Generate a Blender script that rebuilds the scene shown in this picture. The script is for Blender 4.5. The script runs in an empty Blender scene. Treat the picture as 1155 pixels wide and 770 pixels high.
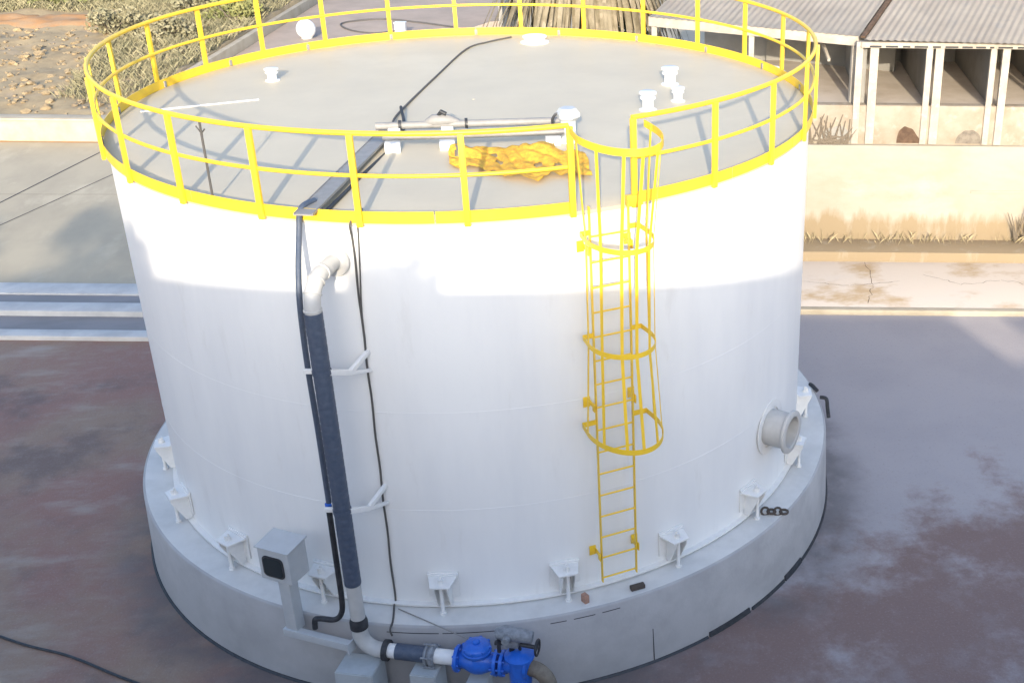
import bpy, bmesh, math, random
from mathutils import Vector, Matrix
random.seed(11)
R = math.radians
C = bpy.context.scene.collection

# ---------------------------------------------------------------- camera, light, exposure
CAM = Vector((0.0, -18.218, 11.263))
YAW, PITCH, ROLL = 0.1984, 0.4500, 0.0095
F, PX, PY = 1370.9, 803.1, 383.2           # focal length and principal point of the 1155 x 770 picture
fw = Vector((math.sin(YAW)*math.cos(PITCH), math.cos(YAW)*math.cos(PITCH), -math.sin(PITCH)))
rt0 = Vector((math.cos(YAW), -math.sin(YAW), 0)); up0 = rt0.cross(fw)
rt = rt0*math.cos(ROLL) + up0*math.sin(ROLL)
up = up0*math.cos(ROLL) - rt0*math.sin(ROLL)
cd = bpy.data.cameras.new('camera'); cam = bpy.data.objects.new('camera', cd); C.objects.link(cam)
m = Matrix((rt, up, -fw)).transposed().to_4x4(); m.translation = CAM
cam.matrix_world = m
cd.sensor_width = 36; cd.sensor_fit = 'HORIZONTAL'; cd.lens = F/1155*36
cd.shift_x = (577.5-PX)/1155; cd.shift_y = (PY-385)/1155
cd.clip_start = .1; cd.clip_end = 2000
bpy.context.scene.camera = cam

SUN_EL, SUN_AZ = R(18), R(6.5)             # light travels towards +Y, 6.5 deg to +X
w = bpy.data.worlds.new('World'); bpy.context.scene.world = w; w.use_nodes = True
nt = w.node_tree; bg = nt.nodes['Background']
sky = nt.nodes.new('ShaderNodeTexSky'); sky.sky_type = 'NISHITA'; sky.sun_disc = False
sky.sun_elevation = SUN_EL; sky.sun_rotation = math.pi + SUN_AZ
sky.air_density = 1.0; sky.dust_density = 4.2; sky.ozone_density = 3.6
nt.links.new(sky.outputs[0], bg.inputs[0]); bg.inputs[1].default_value = 0.15
sl = bpy.data.lights.new('sun', 'SUN'); so = bpy.data.objects.new('sun', sl); C.objects.link(so)
sl.energy = 2.0; sl.angle = R(.65); sl.color = (1, .88, .70)
d = Vector((math.sin(SUN_AZ)*math.cos(SUN_EL), math.cos(SUN_AZ)*math.cos(SUN_EL), -math.sin(SUN_EL)))
so.rotation_euler = d.to_track_quat('-Z', 'Y').to_euler(); so.location = (-5, -40, 30)
vs = bpy.context.scene.view_settings
vs.view_transform = 'Standard'; vs.look = 'None'; vs.gamma = 1; vs.use_curve_mapping = False
vs.exposure = 1.6

# ---------------------------------------------------------------- places
EA = Vector((math.cos(YAW), -math.sin(YAW), 0)); EB = Vector((math.sin(YAW), math.cos(YAW), 0))
def W(a, b, z=0):                          # yard frame (a across, b away) -> world
    return EA*a + EB*b + Vector((0, 0, z))
def P(th, r, z):                           # tank frame: degrees from the front, radius, height
    return Vector((r*math.sin(R(th)), -r*math.cos(R(th)), z))
def atb(x, y, b):                          # photo pixel -> (a, b, z) on the upright plane at distance b
    v = fw + rt*((x-PX)/F) - up*((y-PY)/F)
    t = (b-CAM.dot(EB))/v.dot(EB); q = CAM+v*t
    return q.dot(EA), q.dot(EB), q.z
ZB, ZT = 1.153, 6.490                      # tank base, tank rim
RP, RPB = 5.516, 5.578                     # plinth radii

# ---------------------------------------------------------------- materials
def mat(name, col, rough=.6, metal=0, col2=None, scale=3, amt=1.0, lo=.4, hi=.65, bump=0, bscale=40, stretch=None, spec=.5, detail=6,
        col3=None, scale3=1.0, lo3=.55, hi3=.7):
    mt = bpy.data.materials.new(name); mt.use_nodes = True
    n = mt.node_tree.nodes; l = mt.node_tree.links; b = n['Principled BSDF']
    b.inputs['Base Color'].default_value = (*col, 1); b.inputs['Roughness'].default_value = rough
    b.inputs['Metallic'].default_value = metal; b.inputs['Specular IOR Level'].default_value = spec
    geo = n.new('ShaderNodeNewGeometry'); vec = geo.outputs['Position']
    if stretch:
        mp = n.new('ShaderNodeMapping'); mp.inputs['Scale'].default_value = stretch[:3]
        if len(stretch) > 3: mp.inputs['Rotation'].default_value = (0, 0, stretch[3])
        l.new(vec, mp.inputs[0]); vec = mp.outputs[0]
    def layer(prev, c, sc, a, b_, off):
        ns = n.new('ShaderNodeTexNoise'); ns.inputs['Scale'].default_value = sc; ns.inputs['Detail'].default_value = detail
        ns.inputs['Roughness'].default_value = .62
        ad = n.new('ShaderNodeVectorMath'); ad.inputs[1].default_value = (off, off*.7, 0); l.new(vec, ad.inputs[0]); l.new(ad.outputs[0], ns.inputs['Vector'])
        mr = n.new('ShaderNodeMapRange'); mr.inputs[1].default_value = a; mr.inputs[2].default_value = b_; mr.inputs[4].default_value = amt
        l.new(ns.outputs['Fac'], mr.inputs[0])
        mx = n.new('ShaderNodeMix'); mx.data_type = 'RGBA'
        if prev is None: mx.inputs[6].default_value = (*col, 1)
        else: l.new(prev, mx.inputs[6])
        mx.inputs[7].default_value = (*c, 1); l.new(mr.outputs[0], mx.inputs[0])
        return mx.outputs[2]
    out = None
    if col2: out = layer(out, col2, scale, lo, hi, 0)
    if col3: out = layer(out, col3, scale3, lo3, hi3, 17.3)
    if out is not None: l.new(out, b.inputs['Base Color'])
    if bump:
        ns = n.new('ShaderNodeTexNoise'); ns.inputs['Scale'].default_value = bscale; ns.inputs['Detail'].default_value = 5
        l.new(geo.outputs['Position'], ns.inputs['Vector'])
        bp = n.new('ShaderNodeBump'); bp.inputs['Strength'].default_value = bump; bp.inputs['Distance'].default_value = .02
        l.new(ns.outputs['Fac'], bp.inputs['Height']); l.new(bp.outputs[0], b.inputs['Normal'])
    return mt
M = dict(
 white=mat('white_paint', (.80,.80,.78), .42, col2=(.72,.725,.72), scale=1.2, stretch=(1,1,.22), amt=.7, bump=.16, bscale=1.6, col3=(.66,.65,.62), scale3=3.2, lo3=.60, hi3=.80),
 white_part=mat('white_fitting_paint', (.76,.755,.73), .4, col2=(.68,.68,.66), scale=9, amt=.6),
 roof=mat('roof_paint', (.54,.475,.352), .55, col2=(.495,.435,.325), scale=.9, amt=.8, bump=.06, bscale=60, col3=(.57,.505,.38), scale3=.5),
 yellow=mat('yellow_paint', (.84,.56,.035), .42, col2=(.76,.47,.04), scale=7, amt=.6, lo=.45, hi=.7, col3=(.42,.22,.05), scale3=16, lo3=.70, hi3=.78, bump=.06, bscale=50),
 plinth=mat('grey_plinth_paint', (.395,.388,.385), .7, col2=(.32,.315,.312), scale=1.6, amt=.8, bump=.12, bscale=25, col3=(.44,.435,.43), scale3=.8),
 plinth_top=mat('pale_plinth_top', (.63,.625,.60), .7, col2=(.54,.535,.51), scale=2.2, amt=.8, bump=.1, bscale=30, col3=(.70,.69,.66), scale3=1.1),  # top face paler than the sides: its skylight is put into the colour
 black=mat('black_rubber', (.02,.022,.026), .55, col2=(.04,.042,.048), scale=12),
 joint=mat('dark_joint', (.035,.035,.038), .8),
 cable=mat('grey_cable', (.085,.08,.075), .7),
 lag=mat('blue_grey_lagging', (.055,.075,.115), .5, col2=(.075,.095,.135), scale=16, bump=.3, bscale=90),
 galv=mat('galvanised_steel', (.27,.26,.245), .55, 0, col2=(.21,.205,.195), scale=8, amt=.7),
 box=mat('grey_enamel', (.47,.49,.50), .45, col2=(.40,.42,.43), scale=6, amt=.5),
 glass=mat('dark_window_glass', (.02,.03,.035), .08),
 block=mat('painted_block', (.42,.45,.46), .7, col2=(.36,.385,.39), scale=4, bump=.1),
 blue=mat('blue_valve_enamel', (.022,.14,.60), .3, col2=(.018,.10,.46), scale=14, amt=.7),
 actu=mat('grey_actuator', (.25,.27,.29), .5, col2=(.16,.17,.19), scale=20),
 brown=mat('brown_pipe', (.20,.17,.13), .7, col2=(.12,.10,.08), scale=9),
 brick=mat('pinkish_brick', (.42,.24,.17), .85, col2=(.32,.19,.14), scale=30),
 wood=mat('dark_wood', (.07,.055,.045), .8),
 net=mat('orange_netting', (.72,.43,.04), .85, col2=(.60,.29,.035), scale=16, amt=.9, lo=.42, hi=.58, bump=.3, bscale=60),
 cream=None,
 kerb=mat('kerb_concrete', (.54,.535,.51), .85, col2=(.44,.435,.42), scale=2, bump=.15, bscale=30),
 kerb_sun=mat('cream_kerb', (.42,.37,.285), .85, col2=(.35,.30,.22), scale=1.5, bump=.15, bscale=30),
 slab=mat('beige_concrete', (.42,.365,.265), .85, col2=(.35,.305,.225), scale=.55, bump=.12, bscale=18, stretch=(1,.5,1), col3=(.46,.405,.30), scale3=.9),
 gutter=mat('gutter_concrete', (.25,.24,.24), .85, col2=(.20,.195,.195), scale=1.4, bump=.1, stretch=(.4,1,1)),
 apron=mat('sandy_apron', (.62,.54,.455), .9, col2=(.46,.34,.21), scale=.9, lo=.52, hi=.66, bump=.25, bscale=9, stretch=(.7,1,1), col3=(.60,.53,.46), scale3=.7),
 soil=mat('dry_soil', (.37,.285,.165), .95, col2=(.27,.205,.12), scale=1.6, bump=.6, bscale=6, col3=(.36,.28,.19), scale3=.7),
 orange_soil=mat('orange_earth', (.42,.215,.085), .95, col2=(.34,.235,.14), scale=1.1, bump=.5, bscale=8),
 rock=mat('rubble', (.30,.23,.135), .95, col2=(.22,.165,.10), scale=3, bump=.4, bscale=20),
 pad=mat('tan_concrete', (.36,.29,.24), .9, col2=(.29,.24,.20), scale=.7, bump=.15, bscale=14),
 grass=mat('dry_grass', (.40,.33,.20), .95, col2=(.28,.235,.13), scale=2.5),
 bush=mat('olive_bush', (.24,.235,.085), .9, col2=(.15,.165,.055), scale=1.6),
 brush=mat('grey_brush', (.285,.255,.155), .95, col2=(.19,.18,.105), scale=1.4),
 twig=mat('dry_twig', (.16,.13,.095), .95),
 leaf=mat('green_leaf', (.06,.09,.03), .8, col2=(.04,.065,.02), scale=2),
 frond=mat('dead_frond', (.25,.21,.14), .9, col2=(.14,.115,.07), scale=2.4, col3=(.34,.28,.20), scale3=3),
 trunk=mat('trunk_bark', (.15,.11,.075), .95, bump=.6, bscale=14),
 sheet=mat('corrugated_sheet', (.56,.51,.44), .65, 0, col2=(.48,.43,.37), scale=.8, stretch=(1,1,1), col3=(.47,.44,.40), scale3=2.5),
 parapet=mat('weathered_parapet', (.33,.285,.225), .9, col2=(.26,.21,.15), scale=1.5, col3=(.37,.33,.275), scale3=4, bump=.2, bscale=14), post=mat('cream_post', (.42,.38,.315), .85, col2=(.33,.29,.24), scale=2.5, col3=(.46,.42,.36), scale3=7), dull=mat('dull_white_paint', (.50,.495,.475), .5, col2=(.43,.425,.405), scale=6, amt=.7),
 shed_dark=mat('grey_shed_wall', (.27,.26,.235), .9, col2=(.22,.21,.19), scale=1.5, bump=.15),
 shed_floor=mat('shed_floor', (.47,.405,.335), .9, col2=(.40,.335,.27), scale=1.2, bump=.1),
 rust_hole_shade=mat('brown_stain_hole_shade', (.075,.045,.028), .95, col2=(.13,.08,.05), scale=6),
 building=mat('plain_render', (.52,.50,.47), .9, col2=(.46,.44,.41), scale=.4, bump=.1),
)
def yard_material():
    mt = bpy.data.materials.new('stained_yard_paving'); mt.use_nodes = True
    n = mt.node_tree.nodes; l = mt.node_tree.links; b = n['Principled BSDF']
    b.inputs['Roughness'].default_value = .75
    geo = n.new('ShaderNodeNewGeometry')
    def noise(scale, stretch=(1,1,1), off=0, det=7, rough=.6, rot=0):
        mp = n.new('ShaderNodeMapping'); mp.inputs['Scale'].default_value = stretch; mp.inputs['Location'].default_value = (off, off*.6, 0)
        mp.inputs['Rotation'].default_value = (0,0,rot)
        l.new(geo.outputs['Position'], mp.inputs[0])
        q = n.new('ShaderNodeTexNoise'); q.inputs['Scale'].default_value = scale; q.inputs['Detail'].default_value = det; q.inputs['Roughness'].default_value = rough
        l.new(mp.outputs[0], q.inputs['Vector']); return q.outputs['Fac']
    def rng(v, a, c, o0=0, o1=1):
        q = n.new('ShaderNodeMapRange'); q.interpolation_type = 'SMOOTHSTEP'
        for i, x in enumerate((a, c, o0, o1)): q.inputs[i+1].default_value = x
        l.new(v, q.inputs[0]); return q.outputs[0]
    def math_(op, a, c):
        q = n.new('ShaderNodeMath'); q.operation = op
        for i, x in enumerate((a, c)):
            if isinstance(x, (int, float)): q.inputs[i].default_value = x
            else: l.new(x, q.inputs[i])
        return q.outputs[0]
    def mix(f, a, c):
        q = n.new('ShaderNodeMix'); q.data_type = 'RGBA'; l.new(f, q.inputs[0])
        for i, x in ((6, a), (7, c)):
            if isinstance(x, tuple): q.inputs[i].default_value = (*x, 1)
            else: l.new(x, q.inputs[i])
        return q.outputs[2]
    sx = n.new('ShaderNodeSeparateXYZ'); l.new(geo.outputs['Position'], sx.inputs[0])
    X, Y = sx.outputs[0], sx.outputs[1]
    # left half: brown, worn paving with pale dragged streaks; right half: smooth grey screed with maroon stains near the viewer
    left = mix(rng(noise(.35), .42, .6), (.270,.182,.126), (.262,.142,.108))
    left = mix(rng(noise(1.1, (.5,1.35,1), 5, rot=.6), .50, .74, 0, .75), left, (.36,.305,.25))
    left = mix(rng(noise(.5, off=31), .5, .66, 0, .8), left, (.150,.102,.085))
    left = mix(rng(noise(3.5, off=9, det=9, rough=.7), .45, .75, 0, .35), left, (.30,.25,.215))
    right = mix(rng(noise(.4, off=3), .4, .65), (.375,.342,.336), (.345,.316,.314))
    stain = math_('ADD', noise(.7, off=12, det=9, rough=.68), rng(math_('ADD', Y, math_('MULTIPLY', X, -.30)), -6.2, -1.6, .16, -.3))
    right = mix(rng(stain, .42, .68), right, (.205,.135,.115))
    pale = math_('ADD', noise(1.3, off=40, det=9, rough=.7), rng(Y, -4, 1.5, .0, -.35))
    right = mix(rng(pale, .48, .72, 0, .6), right, (.265,.225,.215))
    col = mix(rng(math_('ADD', X, math_('MULTIPLY', noise(.6, off=2), 3)), .5, 4.0), left, right)
    col = mix(rng(noise(26, off=21, det=4, rough=.8), .52, .78, 0, .45), col, (.42,.37,.34))
    col = mix(rng(noise(17, off=64, det=5, rough=.8), .56, .74, 0, .5), col, (.09,.075,.07))
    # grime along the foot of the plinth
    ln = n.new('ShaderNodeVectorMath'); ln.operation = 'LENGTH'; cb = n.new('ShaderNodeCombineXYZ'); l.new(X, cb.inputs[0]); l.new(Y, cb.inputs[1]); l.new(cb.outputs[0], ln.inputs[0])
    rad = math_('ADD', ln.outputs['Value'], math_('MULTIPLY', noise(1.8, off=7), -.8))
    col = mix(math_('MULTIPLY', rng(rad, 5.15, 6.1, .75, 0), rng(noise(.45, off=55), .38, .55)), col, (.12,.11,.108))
    l.new(col, b.inputs['Base Color'])
    bp = n.new('ShaderNodeBump'); bp.inputs['Strength'].default_value = .3; bp.inputs['Distance'].default_value = .02
    l.new(noise(30), bp.inputs['Height']); l.new(bp.outputs[0], b.inputs['Normal'])
    return mt
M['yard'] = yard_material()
def cream_material():
    mt = mat('cream_render', (.355,.318,.258), .9, col2=(.315,.275,.21), scale=.6, amt=.9, bump=.25, bscale=9, stretch=(1,1,2.2), col3=(.38,.35,.30), scale3=.45)
    n = mt.node_tree.nodes; l = mt.node_tree.links; b = n['Principled BSDF']; prev = b.inputs['Base Color'].links[0].from_socket
    geo = n.new('ShaderNodeNewGeometry'); sx = n.new('ShaderNodeSeparateXYZ'); l.new(geo.outputs['Position'], sx.inputs[0])
    mp = n.new('ShaderNodeMapping'); mp.inputs['Scale'].default_value = (1.6,1.6,.35); l.new(geo.outputs['Position'], mp.inputs[0])
    q = n.new('ShaderNodeTexNoise'); q.inputs['Scale'].default_value = 1.7; q.inputs['Detail'].default_value = 8; q.inputs['Roughness'].default_value = .7; l.new(mp.outputs[0], q.inputs[0])
    mr = n.new('ShaderNodeMapRange'); mr.inputs[1].default_value = .75; mr.inputs[2].default_value = 1.25; mr.inputs[3].default_value = .16; mr.inputs[4].default_value = -.22; l.new(sx.outputs[2], mr.inputs[0]); mr.inputs[3].default_value = .20
    ad = n.new('ShaderNodeMath'); ad.operation = 'ADD'; l.new(q.outputs['Fac'], ad.inputs[0]); l.new(mr.outputs[0], ad.inputs[1])
    m2 = n.new('ShaderNodeMapRange'); m2.inputs[1].default_value = .42; m2.inputs[2].default_value = .66; m2.inputs[4].default_value = .85; l.new(ad.outputs[0], m2.inputs[0])
    mx = n.new('ShaderNodeMix'); mx.data_type = 'RGBA'; l.new(m2.outputs[0], mx.inputs[0]); l.new(prev, mx.inputs[6]); mx.inputs[7].default_value = (.25,.185,.105,1)
    l.new(mx.outputs[2], b.inputs['Base Color']); return mt
M['cream'] = cream_material()

# ---------------------------------------------------------------- mesh helpers
class MB:
    def __init__(s): s.bm = bmesh.new()
    def poly_solid(s, vs_, faces):
        v = [s.bm.verts.new(x) for x in vs_]
        for f in faces:
            try: s.bm.faces.new([v[i] for i in f])
            except ValueError: pass
        return s
    def box(s, c, size, ax=None, bevel=0):
        ax = ax or (Vector((1,0,0)), Vector((0,1,0)), Vector((0,0,1))); c = Vector(c)
        h = [x/2 for x in size]
        vs_ = [c + ax[0]*(h[0]*i) + ax[1]*(h[1]*j) + ax[2]*(h[2]*k) for i in (-1,1) for j in (-1,1) for k in (-1,1)]
        v = [s.bm.verts.new(x) for x in vs_]
        fs = [s.bm.faces.new([v[i] for i in f]) for f in ((0,1,3,2),(4,6,7,5),(0,4,5,1),(2,3,7,6),(0,2,6,4),(1,5,7,3))]
        if bevel:
            ed = list({e for f in fs for e in f.edges})
            bmesh.ops.bevel(s.bm, geom=ed, offset=bevel, segments=2, affect='EDGES', profile=.6)
        return s
    def bar(s, a, b, w_, h_, upv=Vector((0,0,1)), bevel=0):
        a, b = Vector(a), Vector(b); z = (b-a).normalized(); x = upv.cross(z)
        if x.length < 1e-4: x = Vector((1,0,0)).cross(z)
        x.normalize(); y = z.cross(x)
        return s.box((a+b)/2, (w_, h_, (b-a).length), (x, y, z), bevel)
    def tube(s, pts, r, n=10, caps=True, flat=None):
        pts = [Vector(p) for p in pts]; rs = r if isinstance(r, (list, tuple)) else [r]*len(pts)
        t0 = (pts[1]-pts[0]).normalized(); x = t0.orthogonal().normalized(); rings = []
        for i, p in enumerate(pts):
            t = (pts[min(i+1, len(pts)-1)]-pts[max(i-1, 0)]).normalized()
            x = (x - t*x.dot(t)).normalized(); y = t.cross(x)
            rings.append([s.bm.verts.new(p + x*(rs[i]*math.cos(2*math.pi*k/n)) + y*(rs[i]*math.sin(2*math.pi*k/n))) for k in range(n)])
        for A, B in zip(rings, rings[1:]):
            for k in range(n): s.bm.faces.new((A[k], A[(k+1)%n], B[(k+1)%n], B[k]))
        if caps: s.bm.faces.new(rings[0][::-1]); s.bm.faces.new(rings[-1])
        return s
    def lathe(s, prof, org, axis=Vector((0,0,1)), n=24, close=False):
        axis = Vector(axis).normalized(); x = axis.orthogonal().normalized(); y = axis.cross(x); org = Vector(org); rings = []
        for r, z in prof:
            if r < 1e-5: rings.append([s.bm.verts.new(org+axis*z)])
            else: rings.append([s.bm.verts.new(org+axis*z+x*(r*math.cos(2*math.pi*k/n))+y*(r*math.sin(2*math.pi*k/n))) for k in range(n)])
        for A, B in zip(rings, rings[1:]):
            for k in range(n):
                f = [A[k%len(A)], A[(k+1)%len(A)], B[(k+1)%len(B)], B[k%len(B)]]
                f = list(dict.fromkeys(f))
                if len(f) > 2: s.bm.faces.new(f)
        return s
    def arc(s, prof, t0, t1, n, closed=False):   # closed profile [(r,z)] swept round the tank axis
        rings = []
        N = n if closed else n+1
        for i in range(N):
            th = t0+(t1-t0)*i/n
            rings.append([s.bm.verts.new(P(th, r, z)) for r, z in prof])
        k = len(prof)
        for i in range(n):
            A, B = rings[i], rings[(i+1) % N]
            for j in range(k): s.bm.faces.new((A[j], A[(j+1)%k], B[(j+1)%k], B[j]))
        if not closed: s.bm.faces.new(rings[0][::-1]); s.bm.faces.new(rings[-1])
        return s
    def prism(s, poly, ext):
        poly = [Vector(p) for p in poly]; ext = Vector(ext); k = len(poly)
        A = [s.bm.verts.new(p) for p in poly]; B = [s.bm.verts.new(p+ext) for p in poly]
        s.bm.faces.new(A[::-1]); s.bm.faces.new(B)
        for i in range(k): s.bm.faces.new((A[i], A[(i+1)%k], B[(i+1)%k], B[i]))
        return s
    def quad(s, *v): s.bm.faces.new([s.bm.verts.new(x) for x in v]); return s
    def build(s, name, mt, parent=None, smooth=True, ang=38, norm=True):
        if norm: bmesh.ops.recalc_face_normals(s.bm, faces=s.bm.faces[:])
        me = bpy.data.meshes.new(name); s.bm.to_mesh(me); s.bm.free()
        me.materials.append(M[mt] if isinstance(mt, str) else mt)
        if smooth:
            for p in me.polygons: p.use_smooth = True
            me.set_sharp_from_angle(angle=R(ang))
        o = bpy.data.objects.new(name, me); C.objects.link(o)
        if parent:
            o.parent = parent; o.matrix_parent_inverse = Matrix.Translation(parent.location).inverted() if parent.type == 'EMPTY' else Matrix.Identity(4)
        return o
def thing(name, label, cat, loc=(0,0,0), group=None):
    o = bpy.data.objects.new(name, None); C.objects.link(o); o.location = loc; o.empty_display_size = .2
    return tag(o, label, cat, group)
def tag(o, label=None, cat=None, group=None, kind=None):
    for k, v in (('label', label), ('category', cat), ('group', group), ('kind', kind)):
        if v: o[k] = v
    return o
def struct(o): o['kind'] = 'structure'; return o
def smooth_path(pts, n=6):                  # Catmull-Rom
    pts = [Vector(p) for p in pts]; out = []
    for i in range(len(pts)-1):
        p0, p1, p2, p3 = pts[max(i-1,0)], pts[i], pts[i+1], pts[min(i+2,len(pts)-1)]
        for k in range(n):
            t = k/n
            out.append(.5*((2*p1)+(p2-p0)*t+(2*p0-5*p1+4*p2-p3)*t*t+(3*p1-p0-3*p2+p3)*t**3))
    return out+[pts[-1]]

# ---------------------------------------------------------------- the ground
def sheet(name, a0, a1, b0, b1, z, mt, th=None):
    if th is None: return struct(MB().quad(W(a0,b0,z), W(a1,b0,z), W(a1,b1,z), W(a0,b1,z)).build(name, mt, smooth=False))
    return struct(MB().box(W((a0+a1)/2,(b0+b1)/2,z-th/2), (a1-a0, b1-b0, th), (EA, EB, Vector((0,0,1))), .012).build(name, mt))
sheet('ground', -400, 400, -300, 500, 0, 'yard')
# left: two low kerbs with a gutter between them, then the sunlit concrete slab
sheet('kerb_near', -30, -4, 5.12, 5.46, .10, 'kerb', .3)
sheet('gutter', -30, -4, 5.46, 6.32, .006, 'gutter')
sheet('kerb_far', -30, -4, 6.32, 6.80, .13, 'kerb', .3)
sheet('gutter_upper', -30, -4, 6.80, 7.46, .008, 'gutter')
sheet('concrete_strip', -30, -4, 7.46, 8.06, .05, 'kerb', .2)
sheet('concrete_slab', -60, 1, 8.06, 19.4, .012, 'slab')
j = MB()
def strip(mb, a0, b0, a1, b1, wd, z):
    u = (Vector((a1-a0, b1-b0, 0))).normalized(); v = Vector((-u.y, u.x, 0))*wd/2
    mb.quad(W(a0+v.x,b0+v.y,z), W(a0-v.x,b0-v.y,z), W(a1-v.x,b1-v.y,z), W(a1+v.x,b1+v.y,z))
strip(j, -16.62, 8.1, -15.18, 19.3, .05, .017); strip(j, -15.9, 8.1, -13.2, 19.3, .035, .017); strip(j, -40, 13.8, -3, 14.6, .012, .0165)
struct(j.build('slab_joints', 'joint', smooth=False))
# black hose-like line across the near left corner
# right: sandy apron with a pale lip, a step, the foot of the wall
sheet('apron', 3.2, 40, 6.98, 9.68, .115, 'apron', .4)
sheet('apron_lip', 3.2, 40, 6.80, 6.978, .12, 'kerb_sun', .4)
j = MB()
for pts_ in ([(7.1,7.2),(7.35,8.2),(7.3,9.6)],[(5.6,8.4),(6.8,8.2),(8.0,8.5)],[(8.6,8.9),(9.4,8.3),(10.4,8.6),(11.4,8.2)]):
    for (x0,y0),(x1,y1) in zip(pts_,pts_[1:]):
        px_, py_ = x0, y0
        for q in range(1,9):
            nx, ny = x0+(x1-x0)*q/8+random.uniform(-.05,.05), y0+(y1-y0)*q/8+random.uniform(-.05,.05)
            strip(j,px_,py_,nx,ny,random.uniform(.006,.016),.119); px_, py_ = nx, ny
struct(j.build('apron_cracks', 'rust_hole_shade', smooth=False))
sheet('ledge', 3.2, 40, 9.682, 10.58, .36, 'cream', .7)
# far left: rough earth rising behind the low wall
def terrain(name, a0, a1, b0, b1, na, nb, hf, mt):
    mb = MB(); vv = [[mb.bm.verts.new(W(a0+(a1-a0)*i/na, b0+(b1-b0)*k/nb, hf(a0+(a1-a0)*i/na, b0+(b1-b0)*k/nb))) for i in range(na+1)] for k in range(nb+1)]
    for k in range(nb):
        for i in range(na): mb.bm.faces.new((vv[k][i], vv[k][i+1], vv[k+1][i+1], vv[k+1][i]))
    return struct(mb.build(name, mt, ang=60))
from mathutils import noise as mn
def earth_h(a, b):
    return .62 + min(max(b-22, 0), 30)*.012 + .16*mn.noise((a*.7, b*.7, 0)) + .10*mn.noise((a*2.1, b*2.1, 3)) - (.9 if a > -15.6 and b > 23.5 else 0)
terrain('earth_bank', -70, -9, 19.85, 75, 190, 150, earth_h, 'soil')
terrain('orange_earth', -40, -17.5, 32.2, 36, 60, 16, lambda a, b: earth_h(a, b) + .08 - .35*max(abs(b-34)/1.9-.35+.5*mn.noise((a*.35, b*.5, 9)), 0), 'orange_soil')
sheet('concrete_pad', -15.4, -5.5, 24, 62, .30, 'pad', .5)
sheet('pad_kerb', -15.65, -15.405, 23, 46, .70, 'kerb_sun', .7)
sheet('rear_yard', -5.4, 60, 11.4, 90, .03, 'slab')

# ---------------------------------------------------------------- walls
t = thing('low_wall', 'long low cream concrete wall along the edge of the rubble slope', 'wall', W(-30,19.5))
MB().box(W(-34,19.6,.34), (56,.42,.68), (EA,EB,Vector((0,0,1))), .02).build('wall_body', 'kerb_sun', t)
MB().box(W(-34,19.58,.72), (56,.52,.075), (EA,EB,Vector((0,0,1))), .015).build('coping', 'kerb_sun', t)
mb = MB(); strip(mb, -34-28, 19.30, -6, 19.32, .16, .018); struct(mb.build('dirt_line', 'orange_soil', smooth=False))
t = thing('retaining_wall', 'tall cream rendered retaining wall below the corrugated shed', 'wall', W(10,10.7))
MB().box(W(21,10.79,1.38), (38,.40,2.76), (EA,EB,Vector((0,0,1))), .01).build('wall_body', 'cream', t)
mb = MB()
mb.box(W(13.4,10.578,1.62), (7.0,.03,.07), (EA,EB,Vector((0,0,1))), .008)
mb.build('render_ledge', 'cream', t)

# ---------------------------------------------------------------- the shed on the wall
t = thing('shed', 'open fronted shed with corrugated roof and three raised stalls', 'shed', W(9,11,2.76))
Z = Vector((0,0,1))
DV = Vector((.38,.92,0)).normalized()
def D(v): return EA*v.x + EB*v.y + Z*v.z
# front parapet with openings is built of panels between posts; floors lie 0.95 m up
MB().box(W(15.5,10.83,3.235), (21,.26,.95), (EA,EB,Z), .01).build('front_wall', 'parapet', t)
MB().box(W(15.5,13.3,3.60), (21,4.64,.16), (EA,EB,Z)).build('floor', 'shed_floor', t)
MB().box(W(15.5,15.55,4.5), (21,.15,1.9), (EA,EB,Z)).build('back_wall', 'shed_dark', t)
for a in (7.14, 8.72, 10.22, 11.75):
    MB().box(W(a,13.2,4.50), (.10,4.5,1.62), (EA,EB,Z)).build('partition', 'shed_dark', t)
for a, wd in ((6.98,.16),(7.33,.2),(8.62,.15),(8.86,.2),(10.12,.14),(10.42,.18),(11.6,.16)):
    MB().box(W(a,10.72,4.0), (wd,.14,2.44), (EA,EB,Z), .01).build('post', 'post', t)
MB().box(W(12.2,10.70,5.16), (10.4,.2,.13), (EA,EB,Z), .01).build('eave_beam', 'post', t)
k = 7.2
while k < 13:
    g_ = random.uniform(.08,.34); MB().box(W(k+g_/2,10.598,5.13), (g_,.012,.04), (EA,EB,Z)).build('eave_gap', 'joint', t); k += g_+random.uniform(.05,.12)
# left wing: eave runs back to the left
LW0, LW1 = Vector((7.0,11.0,0)), Vector((1.95,13.1,0))
u = (LW1-LW0).normalized(); L_ = (LW1-LW0).length
mb = MB(); mb.bar(D(LW0+Vector((0,0,5.18))), D(LW1+Vector((0,0,5.18))), .16, .24, bevel=.01); mb.build('fascia', 'post', t)
MB().bar(D(LW0+DV*3.6+Vector((0,0,3.9))), D(LW1+DV*3.6+Vector((0,0,3.9))), .12, 2.7).build('back_wall', 'shed_dark', t)
mb = MB(); mb.quad(*[D(q) for q in (LW0+Vector((0,0,3.62)), LW1+Vector((0,0,3.62)), LW1+DV*3.6+Vector((0,0,3.62)), LW0+DV*3.6+Vector((0,0,3.62)))]); mb.build('floor', 'shed_floor', t, False)
MB().bar(D(LW0+Vector((0,.05,2.9))), D(LW1+Vector((0,.05,2.9))), .12, 1.55).build('front_wall', 'parapet', t)
for q in (.02, .5, .98):
    p = LW0+u*(L_*q); MB().bar(D(p+Vector((0,.04,3.4))), D(p+Vector((0,.04,5.1))), .13, .13).build('post', 'post', t)
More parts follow.
